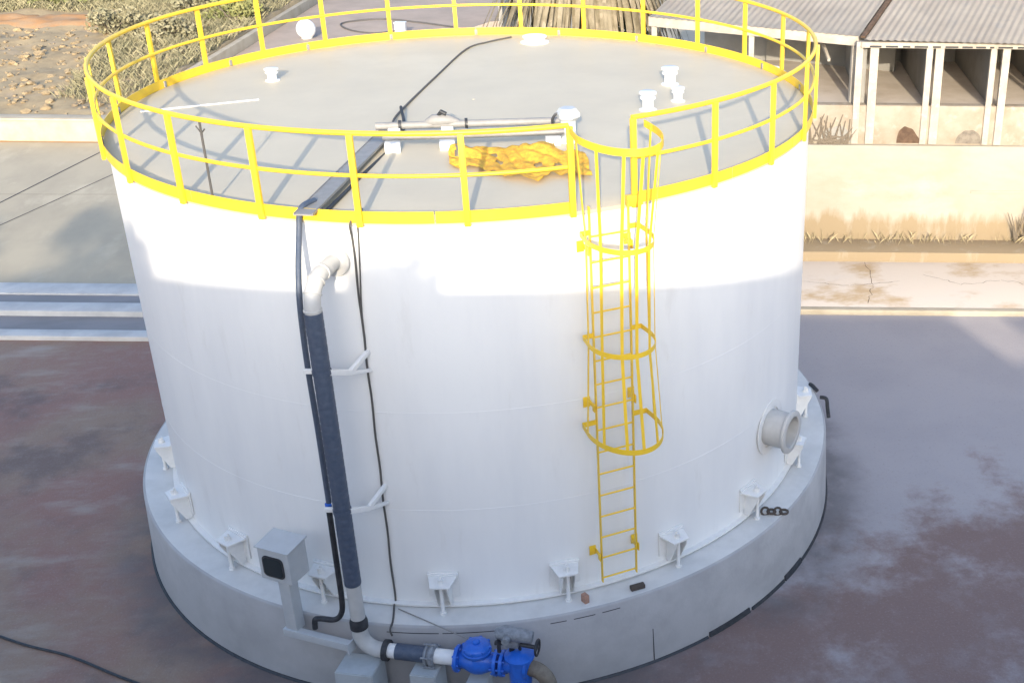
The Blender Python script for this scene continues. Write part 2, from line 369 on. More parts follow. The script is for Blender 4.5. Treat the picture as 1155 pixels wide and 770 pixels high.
MB().bar(W(6.35,11.5,4.6), W(6.05,13.8,5.3), .07, .07).build('brace', 'post', t)
def corrugated(name, e0, e1, rib, length, rise, pitch=.165, amp=.011):
    mb = MB(); e = e1-e0; n = int(e.length/pitch)*6; rows = 6; vv = []
    for k in range(rows+1):
        row = []
        for i in range(n+1):
            p = e0+e*(i/n)+rib*(length*k/rows); z = 5.30+rise*k/rows+amp*math.sin(2*math.pi*i/6)
            row.append(mb.bm.verts.new(D(Vector((p.x,p.y,z)))))
        vv.append(row)
    for k in range(rows):
        for i in range(n): mb.bm.faces.new((vv[k][i], vv[k][i+1], vv[k+1][i+1], vv[k+1][i]))
    bmesh.ops.solidify(mb.bm, geom=mb.bm.faces[:], thickness=.006)
    return mb.build(name, 'sheet', t, ang=80)
corrugated('roof_sheet', LW0+Vector((-.03,-.12,0)), LW1+Vector((0,-.12,0)), DV, 6.5, 1.5)
corrugated('roof_sheet', Vector((7.06,10.50,0)), Vector((20,9.6,0)), DV, 6.5, 1.5)
MB().bar(D(Vector((7.03,10.62,5.34))), D(Vector((7.03,10.62,5.34))+DV*6.5+Vector((0,0,1.5))), .10, .05).build('roof_ridge_strip', 'rust_hole_shade', t)
# drain holes in the parapet: flat dark shapes, the shade inside painted in
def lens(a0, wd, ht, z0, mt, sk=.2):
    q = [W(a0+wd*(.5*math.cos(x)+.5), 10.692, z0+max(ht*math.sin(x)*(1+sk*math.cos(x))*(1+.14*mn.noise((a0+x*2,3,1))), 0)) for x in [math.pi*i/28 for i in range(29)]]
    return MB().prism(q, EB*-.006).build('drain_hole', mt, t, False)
lens(8.0, .58, .38, 2.80, 'rust_hole_shade', -.45); lens(6.1, .8, .40, 2.80, 'shed_dark', .2); lens(9.42, .62, .34, 2.80, 'brown', .1)
g = tag(MB().lathe([(0,0),(.30,0),(.34,.18),(.30,.42),(.12,.56),(0,.58)], W(5.1,12.6,3.62), n=14).build('feed_sack', 'white_part'), 'white bulging sack inside the dark left wing of the shed', 'sack')

mb = MB()
for k in range(34):
    a_ = random.uniform(5.7,6.85); p_ = W(a_,10.655,2.77); mb.tube([p_, p_+EA*random.uniform(-.35,.35)+Z*random.uniform(.12,.75)], [.022,.010], 5)
for k in range(14):
    a_ = random.uniform(5.8,6.8); mb.tube([W(a_,10.66,2.79+.02*k*.6), W(a_+random.uniform(-.4,.4),10.64,2.82+.02*k*.6)], .02, 5)
tag(mb.build('stick_pile', 'twig'), 'tangled pile of grey sticks against the shed front wall beside the tank railing', 'stick pile')
# ---------------------------------------------------------------- the plinth
t = thing('concrete_plinth', 'round grey painted concrete plinth carrying the white water tank', 'plinth')
OY = .0
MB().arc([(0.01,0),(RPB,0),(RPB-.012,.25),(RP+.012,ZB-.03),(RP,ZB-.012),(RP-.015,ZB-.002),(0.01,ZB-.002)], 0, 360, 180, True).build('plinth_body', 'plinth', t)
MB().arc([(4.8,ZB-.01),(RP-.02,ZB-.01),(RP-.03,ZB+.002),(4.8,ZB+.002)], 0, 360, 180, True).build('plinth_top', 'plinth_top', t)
for a, b, wd, ht in ((-100,28.6,.035,.028),(28.9,37.2,.035,.075),(37.8,46.4,.03,.045),(46.7,52.3,.035,.085),(52.6,110,.028,.04)):
    MB().arc([(RPB-.02,.004),(RPB+wd,.004),(RPB+wd*.6,ht*.6),(RPB+.012,ht),(RPB-.02,ht)], a, b, max(int((b-a)/2),3)).build('bitumen_seal', 'black', t)
mb = MB(); mb.bar(P(19.4,RP+.003,.98), P(19.4,RPB+.001,.03), .012, .012); mb.build('construction_joint', 'joint', t)
for a, b in ((-17,-10),(-9.5,-2.4),(-1.6,0),(4.8,7),(8,11),(12,14.6)):
    MB().arc([(RP+.002,1.048),(RP+.016,1.048),(RP+.016,1.060),(RP+.002,1.060)], a, b, 6).build('edge_crack', 'joint', t)
t.location.y += .07

# ---------------------------------------------------------------- the tank
tank = thing('water_tank', 'large round white painted steel tank with flat roof and ring of anchor chairs', 'tank', (0,0,ZB))
MB().arc([(4.97,ZB+.004),(5.0,ZB+.004),(5.0,2.5),(5.0,4.0),(5.0,5.2),(5.0,ZT-.05),(4.97,ZT-.05)], 0, 360, 220, True).build('shell', 'white', tank)
rb = MB(); n = 220
prof = [(4.985,ZT-.05),(5.035,ZT-.05),(5.04,ZT-.045),(5.04,ZT-.004),(5.03,ZT),(4.6,ZT+.008),(2.5,ZT+.05),(0.02,ZT+.085),(0.02,ZT-.05)]
rb.arc(prof, 0, 360, n, True).build('roof', 'roof', tank)
MB().arc([(4.99,ZB+.022),(5.075,ZB+.022),(5.075,ZB+.046),(5.012,ZB+.052),(4.99,ZB+.052)], 0, 360, 220, True).build('base_flange', 'white_part', tank)
MB().arc([(4.98,ZB+.003),(5.045,ZB+.003),(5.045,ZB+.021),(4.98,ZB+.021)], 0, 360, 180, True).build('flange_shadow_ring', 'galv', tank)  # dark ring stands in for the shadow gap under the base flange
for z in (2.62, 4.02):
    MB().arc([(4.995,z-.012),(5.0012,z-.006),(5.0022,z),(5.0012,z+.006),(4.995,z+.012)], 0, 360, 220, True).build('weld_seam', 'white', tank)
def radial(th): return Vector((math.sin(R(th)), -math.cos(R(th)), 0))
def tang(th): return Vector((math.cos(R(th)), math.sin(R(th)), 0))
for th in [8.1+18*k for k in range(-7,7)]:
    rr, tt = radial(th), tang(th); zt = ZB+.46
    mb = MB()
    mb.box(P(th,5.012,zt-.12), (.40,.020,.38), (tt,rr,Z), .004)              # pad plate
    tp = [P(th,5.02,zt)+tt*-.19, P(th,5.02,zt)+tt*.19, P(th,5.27,zt-.015)+tt*.125, P(th,5.27,zt-.015)+tt*-.125]
    mb.prism(tp, Z*.024)
    for sgn in (-1,1):
        mb.prism([P(th,5.015,zt-.002)+tt*.085*sgn, P(th,5.26,zt-.016)+tt*.085*sgn, P(th,5.26,zt-.07)+tt*.085*sgn, P(th,5.10,ZB+.06)+tt*.085*sgn, P(th,5.015,ZB+.06)+tt*.085*sgn], tt*.014)
    mb.prism([P(th,5.02,zt+.024)+tt*-.20, P(th,5.02,zt+.05)+tt*-.20, P(th,5.02,zt+.05)+tt*.20, P(th,5.02,zt+.024)+tt*.20], rr*.02)
    ch = mb.build('anchor_chair', 'white_part', tank)
    b = MB().lathe([(.0,0),(.026,0),(.026,.55),(0,.55)], P(th,5.19,ZB+.0), n=10)
    b.lathe([(0,0),(.05,0),(.05,.012),(.036,.012),(.036,.045),(.022,.045),(.02,.10),(0,.10)], P(th,5.16,zt+.012), n=6)
    b.lathe([(0,0),(.045,0),(.045,.03),(0,.03)], P(th,5.19,ZB+.002), n=6)
    o = b.build('anchor_bolt', 'white_part', tank, ang=30); o.parent = ch; o.matrix_parent_inverse = Matrix.Translation(tank.location).inverted() @ Matrix.Identity(4) if False else Matrix.Identity(4)
# pipe stub on the right
th = 51.5; o_ = P(th,4.95,2.33); ax = radial(th)
mb = MB().lathe([(.27,0),(.27,.36),(.31,.36),(.325,.37),(.325,.41),(.31,.42),(.245,.42),(.235,.41),(.235,.12),(0,.12)], o_, ax, 40)
nz = mb.build('outlet_stub', 'dull', tank)
MB().lathe([(.31,.052),(.42,.052),(.42,.066),(.31,.066),(.31,.052)], o_, ax, 40).build('reinforcing_pad', 'white_part', nz)
# roof fittings
def cap_vent(x, y, r, h):
    z0 = ZT+.08-.03*math.hypot(x,y)/2
    mb = MB().lathe([(0,-.02),(r*.72,-.02),(r*.72,h*.62),(r,h*.62),(r,h*.72),(r*.78,h*.74),(r*.78,h*.86),(r*1.12,h*.88),(r*1.12,h*.97),(r*1.0,h),(0,h)], (x,y,z0), n=28)
    mb.lathe([(r*1.15,-.01),(r*1.15,.014),(r*.72,.014)], (x,y,z0), n=28)
    return mb.build('roof_vent', 'white_part', tank)
cap_vent(2.50,-.86,.115,.28); cap_vent(3.07,.62,.125,.28); cap_vent(3.02,-.42,.095,.22); cap_vent(-3.10,1.90,.10,.20)
MB().lathe([(0,0),(.26,0),(.26,.02),(.19,.03),(.19,.09),(.22,.10),(.22,.12),(0,.12)], (1.17,4.15,ZT+.01), n=32).build('hatch_cover', 'white_part', tank)
mb = MB(); mb.bar(Vector((-4.75,.36,ZT+.012)), Vector((-3.15,.68,ZT+.040)), .03, .02); mb.build('weld_line', 'white_part', tank)

# ---------------------------------------------------------------- guard railing
A0, STEP = 11.6, -351.3/26
rail = thing('guard_railing', 'yellow steel guard railing with toe board around the tank roof', 'railing', (0,0,ZT))
RR = 5.05; HR = 1.036
def ring_tube(name, z, r, a0, a1, n=180):
    return MB().tube([P(a0+(a1-a0)*i/n, RR, z) for i in range(n+1)], r, 10).build(name, 'yellow', rail)
ring_tube('top_rail', ZT+HR-.012, .030, 11.6, -339.7)
ring_tube('mid_rail', ZT+.545, .024, 11.6, -339.7)
mb = MB(); segs = [11.6+STEP*26*k/20 for k in range(21)]
for a, b in zip(segs, segs[1:]):
    mb.arc([(5.046,ZT-.012),(5.056,ZT-.012),(5.056,ZT+.13),(5.046,ZT+.13)], a-.10, b+.10, 10)
mb.build('toe_board', 'yellow', rail)
for a in segs[1:-1]: MB().box(P(a,5.036,ZT+.05), (.05,.018,.09), (tang(a),radial(a),Z), .003).build('toe_clip', 'galv', rail)
for k in range(27):
    a = A0+STEP*k; rr, tt = radial(a), tang(a)
    MB().box(P(a,5.082,ZT+HR/2-.03), (.070,.048 if k else .06,HR+.03), (tt,rr,Z), .006).build('post', 'yellow', rail)

# ---------------------------------------------------------------- caged ladder
lad = thing('caged_ladder', 'yellow caged access ladder running up the right front of the tank', 'ladder', P(16,5.2,ZB+.2))
LT = 16.0; rr, tt = radial(LT), tang(LT)
def LP(x, y, z): return rr*y + tt*x + Vector((0,0,z))        # x across, y out from tank axis
zb, zt_ = 1.34, ZT+.10
for sx in (-1,1):
    MB().box(LP(.245*sx,5.19,(zb+zt_)/2), (.014,.055,zt_-zb), (tt,rr,Z), .003).build('stile', 'yellow', lad)
k = 0; z = 1.40
while z < ZT-.02:
    MB().tube([LP(-.245,5.19,z), LP(.245,5.19,z)], .012, 8).build('rung', 'yellow', lad); z += .321
hoops = [(ZT+HR-.045,.46,6.22,.085), (6.27,.385,5.98,.062), (4.96,.40,5.93,.062), (3.77,.455,6.10,.070)]
def hoop_pts(hw, yo, z, n=28):
    ys = 5.20; pts = []
    cx = 0; ry = yo-ys-.25
    pts.append(Vector((-hw,ys,z))); pts.append(Vector((-hw,ys+.25,z)))
    for i in range(1, n): a = math.pi*i/n; pts.append(Vector((-hw*math.cos(a), ys+.25+ry*math.sin(a), z)))
    pts.append(Vector((hw,ys+.25,z))); pts.append(Vector((hw,ys,z)))
    return pts
def strap(pts, h, th, name, mt, parent):
    mb = MB(); rings = []
    for i, p in enumerate(pts):
        q = (pts[min(i+1,len(pts)-1)]-pts[max(i-1,0)]); nrm = Vector((q.y,-q.x,0)).normalized()*th/2
        rings.append([mb.bm.verts.new(LP((p+nrm*s_).x,(p+nrm*s_).y,p.z+h*v)) for s_, v in ((1,-.5),(1,.5),(-1,.5),(-1,-.5))])
    for A, B in zip(rings, rings[1:]):
        for j_ in range(4): mb.bm.faces.new((A[j_],A[(j_+1)%4],B[(j_+1)%4],B[j_]))
    mb.bm.faces.new(rings[0]); mb.bm.faces.new(rings[-1][::-1])
    return mb.build(name, mt, parent)
for i, (z, hw, yo, hh) in enumerate(hoops):
    ps = hoop_pts(hw, yo, z)
    if i == 0: ps = [Vector((-.40,5.06,z))]+ps[1:]
    else:
        ps = [Vector((-.25,5.19,z)), Vector((-hw*.95,5.19,z))]+ps[1:-1]+[Vector((hw*.95,5.19,z)), Vector((.25,5.19,z))]
    strap(ps, hh, .008, 'hoop', 'yellow', lad)
def hoop_at(i, f):
    z, hw, yo, hh = hoops[i]; a = math.pi*f; y0 = 5.45; ry = yo-y0
    if f <= 0: return Vector((-hw, 5.40, z))
    if f >= 1: return Vector((hw, 5.40, z))
    return Vector((-hw*math.cos(a), y0+ry*math.sin(a), z))
for f in (0.0, .17, .36, .5, .66, .83, 1.0):
    pts = [hoop_at(i, f) for i in range(4)]
    pts[0] = pts[0]+Vector((0,0,.04)); pts[-1] = pts[-1]-Vector((0,0,.035))
    a = math.pi*f; mb = MB(); nrm = Vector((-math.cos(a), math.sin(a), 0)); tg = Vector((nrm.y,-nrm.x,0)); rings = []
    for p in pts:
        q = p-nrm*.008
        rings.append([mb.bm.verts.new(LP((q+tg*.019*s_+nrm*.004*v).x, (q+tg*.019*s_+nrm*.004*v).y, q.z)) for s_, v in ((-1,-1),(1,-1),(1,1),(-1,1))])
    for A, B in zip(rings, rings[1:]):
        for j_ in range(4): mb.bm.faces.new((A[j_],A[(j_+1)%4],B[(j_+1)%4],B[j_]))
    mb.bm.faces.new(rings[0]); mb.bm.faces.new(rings[-1][::-1])
    mb.build('cage_bar', 'yellow', lad, ang=20)
for z in (1.75, 3.98, 6.05):
    for sx in (-1,1):
        mb = MB(); mb.box(LP(.262*sx,5.105,z), (.012,.20,.06), (tt,rr,Z), .003); mb.box(LP(.30*sx,5.012,z), (.09,.012,.14), (tt,rr,Z), .003)
        mb.box(LP(.275*sx,5.19,z), (.016,.07,.11), (tt,rr,Z), .003)
        mb.build('wall_bracket', 'yellow', lad)
mb = MB(); mb.box(LP(.36,5.10,ZT+.06), (.20,.07,.13), (tt,rr,Z), .004); mb.build('landing_plate', 'yellow', lad)

# ---------------------------------------------------------------- riser pipe on the left
PT = -19.8; PR_ = 5.68; prr, ptt = radial(PT), tang(PT)
pipe = thing('riser_pipe', 'thick riser pipe with dark lagging and white elbows on the front of the tank', 'pipe', P(PT,PR_,.8))
pc = P(PT,PR_,0)
def PV(t_, y, z): return pc + ptt*t_ + prr*y + Vector((0,0,z))
rp = .092
MB().lathe([(0,.0),(.185,.0),(.185,.045),(.175,.055),(rp+.02,.045),(rp,.06),(rp,.10),(0,.10)], P(PT,5.0,5.99)+prr*.004, prr, 30).build('flange', 'dull', pipe)
pts = [PV(0,-.62,5.99), PV(0,-.50,5.99)] + [PV(0,-.32+.32*math.sin(a),5.67+.32*math.cos(a)) for a in [math.pi/2*i/10 for i in range(11)]] + [PV(0,0,5.58)]
pts[1] = PV(0,-.40,5.99)
MB().tube(pts, rp, 24).build('upper_elbow', 'dull', pipe)
mb = MB()
for i in range(4):
    a = [0,.5,1.0,math.pi/2][i]; c_ = PV(0,-.32+.32*math.sin(a),5.67+.32*math.cos(a)); ax_ = prr*math.cos(a)-Z*math.sin(a)
    mb.lathe([(rp-.01,-.014),(rp+.012,-.008),(rp+.012,.008),(rp-.01,.014)], c_, ax_, 24)
mb.build('joint_ring', 'dull', pipe)
# lagging with slight ribs
prof = []; z = 0
while z < 3.66: prof += [(rp+.008, z), (rp+.011, z+.02), (rp+.011,z+.075), (rp+.008,z+.095)]; z += .10
prof = [(0,-.005)]+prof+[(rp+.01,3.67),(0,3.675)]
MB().lathe(prof, PV(0,0,1.95), Z, 24).build('lagging', 'lag', pipe)
MB().lathe([(0,0),(rp,0),(rp,.54),(0,.54)], PV(0,0,1.40), Z, 24).build('lower_pipe', 'dull', pipe)
MB().lathe([(0,0),(rp+.004,0),(rp+.022,.01),(rp+.022,.10),(rp+.004,.16),(0,.16)], PV(0,0,1.27), Z, 24).build('coupling', 'black', pipe)
zc = .95
pts = [PV(0,0,1.30)] + [PV(.24-.24*math.cos(a),0,zc+.24-.24*math.sin(a)) for a in [math.pi/2*i/10 for i in range(11)]] + [PV(.30,0,zc)]
MB().tube(pts, rp+.008, 24).build('lower_elbow', 'dull', pipe)
def ring(t0, t1, r, name, mt, extra=None):
    return MB().lathe([(0,0),(r,0),(r,t1-t0),(0,t1-t0)], PV(t0,0,zc), ptt, 28).build(name, mt, pipe)
ring(.295,.36,rp+.045,'coupling','black'); ring(.36,.46,rp+.002,'pipe_collar','white_part')
ring(.46,.84,rp+.012,'lagging','lag'); ring(.98,1.25,rp+.006,'pipe_collar','white_part')
mb = MB().lathe([(0,0),(rp+.02,0),(rp+.05,.02),(rp+.05,.045),(rp+.03,.05),(rp+.03,.08),(rp+.055,.085),(rp+.055,.12),(rp+.02,.14),(0,.14)], PV(.84,0,zc), ptt, 28)
for k in range(5):
    a = k*2*math.pi/5+.4; q = prr*math.cos(a)*(rp+.06)+Z*math.sin(a)*(rp+.06)
    mb.tube([PV(.83,0,zc)+q, PV(.99,0,zc)+q], .014, 8)
mb.build('coupling', 'actu', pipe)
for z in (4.90, 3.03):
    MB().lathe([(rp+.006,-.025),(rp+.018,-.025),(rp+.018,.025),(rp+.006,.025),(rp+.006,-.025)], PV(0,0,z), Z, 24).build('pipe_clamp', 'lag', pipe)
    mb = MB()
    mb.bar(PV(.08,0,z), PV(.20,-.30,z-.14), .05, .065, bevel=.004)
    mb.bar(PV(.19,-.28,z-.14), PV(.26,-.685,z-.05), .045, .06, bevel=.004)
    mb.bar(PV(.19,-.30,z-.15), PV(.27,-.685,z-.30), .035, .045, bevel=.004)
    mb.bar(PV(-.09,0,z), PV(-.21,0.02,z), .05, .05, bevel=.004)
    mb.build('support_bracket', 'white_part', pipe)

# conduit beside the pipe
cpts = smooth_path([P(-22.9,4.80,ZT+.135), P(-23.2,5.06,ZT+.125), P(-23.3,5.15,6.38), P(-22.2,5.50,5.80), P(-22.3,5.54,5.0), P(-22.1,5.56,4.0), P(-22.0,5.58,3.05)], 8)
mb = MB().tube(cpts, .034, 10); tag(mb.build('cable_sheath', 'lag'), 'dark cable sheath hanging from the roof edge down beside the riser pipe', 'cable')
con = thing('black_conduit', 'black bent conduit with a blue cap running down to the meter box bracket', 'conduit', P(-23,5.6,1.2))
MB().tube(smooth_path([P(-22.0,5.60,2.98), P(-22.0,5.61,2.3), P(-22.0,5.62,1.65), P(-22.3,5.63,1.42), P(-23.4,5.63,1.30), P(-25.4,5.63,1.275), P(-26.3,5.63,1.24), P(-26.5,5.63,1.10)], 7), .036, 12).build('conduit_tube', 'black', con)
MB().lathe([(0,0),(.041,0),(.041,.08),(0,.08)], P(-22.0,5.60,2.97), Z, 12).build('end_cap', 'blue', con)
# thin cables down the shell and over the plinth edge
pts = [P(-16.7,4.7,ZT+.03), P(-16.7,5.065,ZT+.005), P(-16.9,5.05,ZT-.12)] + [P(-17.0-.5*i/20+.06*math.sin(i*1.7),5.016,ZT-.2-(ZT-.2-ZB-.05)*i/20) for i in range(21)] + [P(-17.4,5.09,ZB+.035), P(-16.9,5.25,ZB+.012), P(-16.5,5.40,ZB+.012), P(-16.4,RP+.012,ZB-.005), P(-16.2,RP+.02,1.06)]
tag(MB().tube(smooth_path(pts, 3), .013, 8).build('shell_cable', 'cable'), 'thin grey cable taped down the shell right of the riser pipe', 'cable')
pts = [P(-15.9,5.065,ZT-.02), P(-16.1,5.02,ZT-.15), P(-16.5,5.016,5.9), P(-16.95,5.018,5.4), P(-17.1,5.03,4.8)]
tag(MB().tube(smooth_path(pts, 6), .009, 6).build('short_cable', 'cable'), 'short thin cable beside the long one just below the toe board', 'cable')
tag(MB().tube([P(-16.6,5.14,ZB+.02), P(-4.9,5.80,1.17)], .008, 6).build('tie_wire', 'galv'), 'thin straight wire from the plinth top to the blue valve', 'wire')

# ---------------------------------------------------------------- meter box
TH = -30.0; brr, btt = radial(TH-2), tang(TH-2); bc = P(TH+.6,5.64,0)
mbx = thing('meter_box', 'grey meter box with a dark window on a short post at the plinth edge', 'meter box', P(TH,5.6,1.0))
def BV(x, y, z): return bc + btt*x + brr*y + Vector((0,0,z))
mb = MB(); mb.prism([BV(.235,-.16,1.90), BV(.235,.18,1.90), BV(.235,.18,2.37), BV(.235,-.16,2.40)], btt*-.47)
bmesh.ops.bevel(mb.bm, geom=mb.bm.edges[:], offset=.008, segments=2, affect='EDGES'); cab = mb.build('cabinet', 'box', mbx)
mb = MB(); mb.prism([BV(.252,-.18,2.404), BV(.252,.205,2.370), BV(.252,.205,2.386), BV(.252,-.18,2.420)], btt*-.504); mb.build('lid', 'box', cab)
def rrect(cx, cz, w_, h_, r, y, n=5):
    out = []
    for sx, sz, a0 in ((1,1,0),(-1,1,90),(-1,-1,180),(1,-1,270)):
        for i in range(n+1):
            a = R(a0+90*i/n); out.append(BV(cx+sx*(w_/2-r)+r*math.cos(a), y, cz+sz*(h_/2-r)+r*math.sin(a)))
    return out
wf = MB().prism(rrect(-.01,2.12,.31,.30,.06,.182), brr*.016).build('window', 'black', cab)
MB().prism(rrect(-.01,2.12,.265,.255,.045,.199), brr*.004).build('window_pane', 'glass', cab)
MB().box(BV(0,.0,1.53), (.17,.16,.95), (btt,brr,Z), .006).build('post', 'box', mbx)
mb = MB(); mb.bar(BV(-.12,.06,1.02), BV(.86,.02,1.02), .10, .11, bevel=.006); mb.box(BV(.86,.02,1.02), (.018,.15,.16), (btt,brr,Z)); mb.build('bracket_channel', 'box', mbx)

# ---------------------------------------------------------------- support blocks and valves
def block(t_, y, w_, d_, ztop, label):
    mb = MB(); c_ = PV(t_, y, 0); k = 1.06
    bot = [c_+ptt*(w_/2*k*sx)+prr*(d_/2*k*sy) for sx, sy in ((-1,-1),(1,-1),(1,1),(-1,1))]
    top = [c_+ptt*(w_/2*sx)+prr*(d_/2*sy)+Z*ztop for sx, sy in ((-1,-1),(1,-1),(1,1),(-1,1))]
    v = [mb.bm.verts.new(x) for x in bot+top]
    for f in ((3,2,1,0),(4,5,6,7),(0,1,5,4),(1,2,6,5),(2,3,7,6),(3,0,4,7)): mb.bm.faces.new([v[i] for i in f])
    bmesh.ops.bevel(mb.bm, geom=mb.bm.edges[:], offset=.012, segments=2, affect='EDGES')
    return tag(mb.build('support_block', 'block'), label, 'concrete block', 'blocks under the pipe')
block(.0, .14, .50, .40, .80, 'larger pale concrete block under the pipe elbow'); block(.87, .06, .34, .36, .81, 'smaller pale concrete block under the pipe coupling')
v = thing('control_valve', 'bright blue globe valve with a domed bonnet on the pipe', 'valve', PV(1.5,0,.6))
mb = MB().lathe([(0,0),(.17,0),(.175,.012),(.175,.045),(.11,.055),(.12,.12),(.165,.22),(.175,.28),(.165,.36),(.12,.46),(.11,.50),(.17,.51),(.17,.55),(0,.55)], PV(1.25,0,zc), ptt, 30)
bd = mb.build('valve_body', 'blue', v)
MB().lathe([(.0,-.02),(.17,-.02),(.185,0),(.185,.03),(.172,.04),(.176,.045),(.176,.075),(.16,.10),(.11,.125),(.05,.135),(.05,.16),(.03,.175),(0,.178)], PV(1.53,0,zc+.15), Z, 30).build('bonnet', 'blue', v)
for k in range(8):
    a = 2*math.pi*k/8; MB().lathe([(0,0),(.016,0),(.016,.10),(.024,.10),(.024,.125),(0,.125)], PV(1.53,0,zc+.12)+ptt*(.162*math.cos(a))+prr*(.162*math.sin(a)), Z, 6).build('bolt', 'blue', bd)
    q = prr*(.145*math.cos(a))+Z*(.145*math.sin(a))
    MB().tube([PV(1.235,0,zc)+q, PV(1.32,0,zc)+q], .014, 6).build('bolt', 'blue', bd); MB().tube([PV(1.72,0,zc)+q, PV(1.86,0,zc)+q], .014, 6).build('bolt', 'blue', bd)
MB().box(PV(1.52,0,.40), (.26,.30,.55), (ptt,prr,Z), .01).build('pedestal', 'block', v)
g = thing('gate_valve', 'blue gate valve topped by a grey actuator and black handwheel', 'valve', PV(2.1,0,.6))
mb = MB().lathe([(0,0),(.17,0),(.17,.04),(.11,.05),(.11,.30),(.16,.31),(.16,.35),(0,.35)], PV(1.84,0,zc), ptt, 28)
mb.lathe([(0,-.25),(.14,-.25),(.15,0),(.15,.12),(.19,.14),(.19,.17),(.13,.20),(.09,.22),(0,.22)], PV(2.08,0,zc), Z, 26)
gb = mb.build('valve_body', 'blue', g)
for k in range(8):
    a = 2*math.pi*k/8; q = prr*(.145*math.cos(a))+Z*(.145*math.sin(a)); MB().tube([PV(1.83,0,zc)+q, PV(1.91,0,zc)+q], .014, 6).build('bolt', 'blue', gb)
mb = MB(); mb.lathe([(0,0),(.035,0),(.035,.18),(.06,.18),(.06,.24),(0,.24)], PV(1.98,-.02,zc+.16), Z, 14); mb.bar(PV(2.10,-.03,zc+.15), PV(2.06,-.03,zc+.36), .03, .03)
mb.build('yoke', 'black', g)
mb = MB(); mb.tube([PV(1.80,-.02,zc+.45), PV(1.90,-.02,zc+.47), PV(2.06,-.02,zc+.46), PV(2.26,-.02,zc+.44)], [.07,.10,.095,.075], 16); mb.box(PV(2.00,-.02,zc+.36), (.17,.14,.14), (ptt,prr,Z), .02); mb.tube([PV(1.96,.04,zc+.46),PV(1.96,.15,zc+.46)], .05, 14)
mb.build('actuator', 'actu', g)
mb = MB(); mb.tube([PV(1.78,.02,zc+.33), PV(1.93,.0,zc+.33)], .03, 10); mb.tube([PV(2.1,0,zc+.33), PV(2.30,0.0,zc+.31)], .028, 10); mb.tube([PV(1.84,.05,zc+.22),PV(1.84,.05,zc+.40)], .025, 10)
mb.build('gland', 'black', g)
mb = MB(); c_ = PV(2.32,0,zc+.31); mb.tube([c_+prr*(.10*math.cos(a))+Z*(.10*math.sin(a)) for a in [2*math.pi*i/20 for i in range(21)]], .015, 8)
for a in (0,2.1,4.2): mb.tube([c_, c_+prr*(.10*math.cos(a))+Z*(.10*math.sin(a))], .010, 6)
mb.build('handwheel', 'black', g)
mb = MB().tube(smooth_path([PV(2.20,0,zc-.02), PV(2.32,0,zc-.06), PV(2.42,0,zc-.18), PV(2.46,0,zc-.4), PV(2.46,0,.02)], 6), .10, 20)
tag(mb.build('drop_pipe', 'brown'), 'dull brown pipe bend dropping to the ground beside the gate valve', 'pipe')

# ---------------------------------------------------------------- things on the roof
t = thing('cable_tray', 'flat grey cable tray crossing the front of the roof to the rim', 'cable tray', (-1.6,-2.8,ZT))
a_, b_ = Vector((-1.12,-1.40,ZT+.12)), Vector((-1.95,-4.86,ZT+.12))
MB().bar(a_, b_, .21, .018).build('tray_plate', 'galv', t)
u_ = (b_-a_).normalized(); s_ = Z.cross(u_)
for sg in (-1,1): MB().bar(a_+s_*(.105*sg)+Z*.004, b_+s_*(.105*sg)+Z*.004, .010, .03).build('side_rail', 'galv', t)
for f in (.12,.5,.88): p = a_.lerp(b_, f); MB().box(p-Z*.055, (.08,.16,.09), None, .004).build('foot', 'galv', t)
pts = smooth_path([(.77,4.6,ZT+.03),(.35,4.25,ZT+.03),(-.05,3.65,ZT+.045),(-.55,1.6,ZT+.075),(-1.05,-.6,ZT+.10),(-1.12,-1.45,ZT+.15)], 8)
tag(MB().tube(pts, .016, 6).build('roof_cable', 'cable'), 'thin dark cable running over the roof from the far rim to the cable tray', 'cable')
tag(MB().tube(smooth_path([(-1.02,-.7,ZT+.2),(-1.0,-1.6,ZT+.04),(-1.45,-3.4,ZT+.04),(-1.78,-4.70,ZT+.04)], 8), .022, 8).build('side_cable', 'black'), 'black cable lying along the right side of the cable tray', 'cable')
t = thing('roof_pipe', 'pair of grey horizontal pipes on white stands across the tank roof', 'pipe', (0,-1.5,ZT))
MB().tube([(-1.32,-1.66,ZT+.20),(1.15,-1.78,ZT+.20)], .05, 14).build('upper_pipe', 'galv', t)
MB().tube([(-1.2,-2.28,ZT+.22),(1.15,-2.40,ZT+.22)], .042, 14).build('lower_pipe', 'galv', t)
for x in (-1.08, -.38, 1.00):
    MB().box((x,-2.34,ZT+.11), (.20,.20,.13), None, .01).build('stand', 'white_part', t)
    MB().box((x,-1.70,ZT+.10), (.16,.12,.16), None, .01).build('stand', 'white_part', t)
MB().tube([(-.66,-1.68,ZT+.22),(-.56,-1.68,ZT+.25),(-.36,-1.69,ZT+.25),(-.22,-1.70,ZT+.22)], [.04,.085,.08,.04], 12).build('pipe_valve', 'galv', t)
MB().tube([(-.48,-1.68,ZT+.32),(-.44,-1.72,ZT+.38),(-.38,-1.74,ZT+.35)], .03, 8).build('valve_lever', 'black', t)
MB().tube([(-.14,-1.70,ZT+.20),(-.10,-1.70,ZT+.20)], .07, 12).build('clamp_ring', 'black', t)
MB().tube([(-1.02,-1.67,ZT+.20),(-.98,-1.67,ZT+.20)], .07, 12).build('clamp_ring', 'black', t)
t = thing('vent_box', 'white upright vent with a six sided head beside the orange netting', 'vent', (1.25,-2.05,ZT))
MB().lathe([(0,0),(.17,0),(.17,.025),(.10,.04),(.10,.30),(0,.30)], (1.22,-2.25,ZT+.05), Z, 20).build('vent_stem', 'white_part', t)
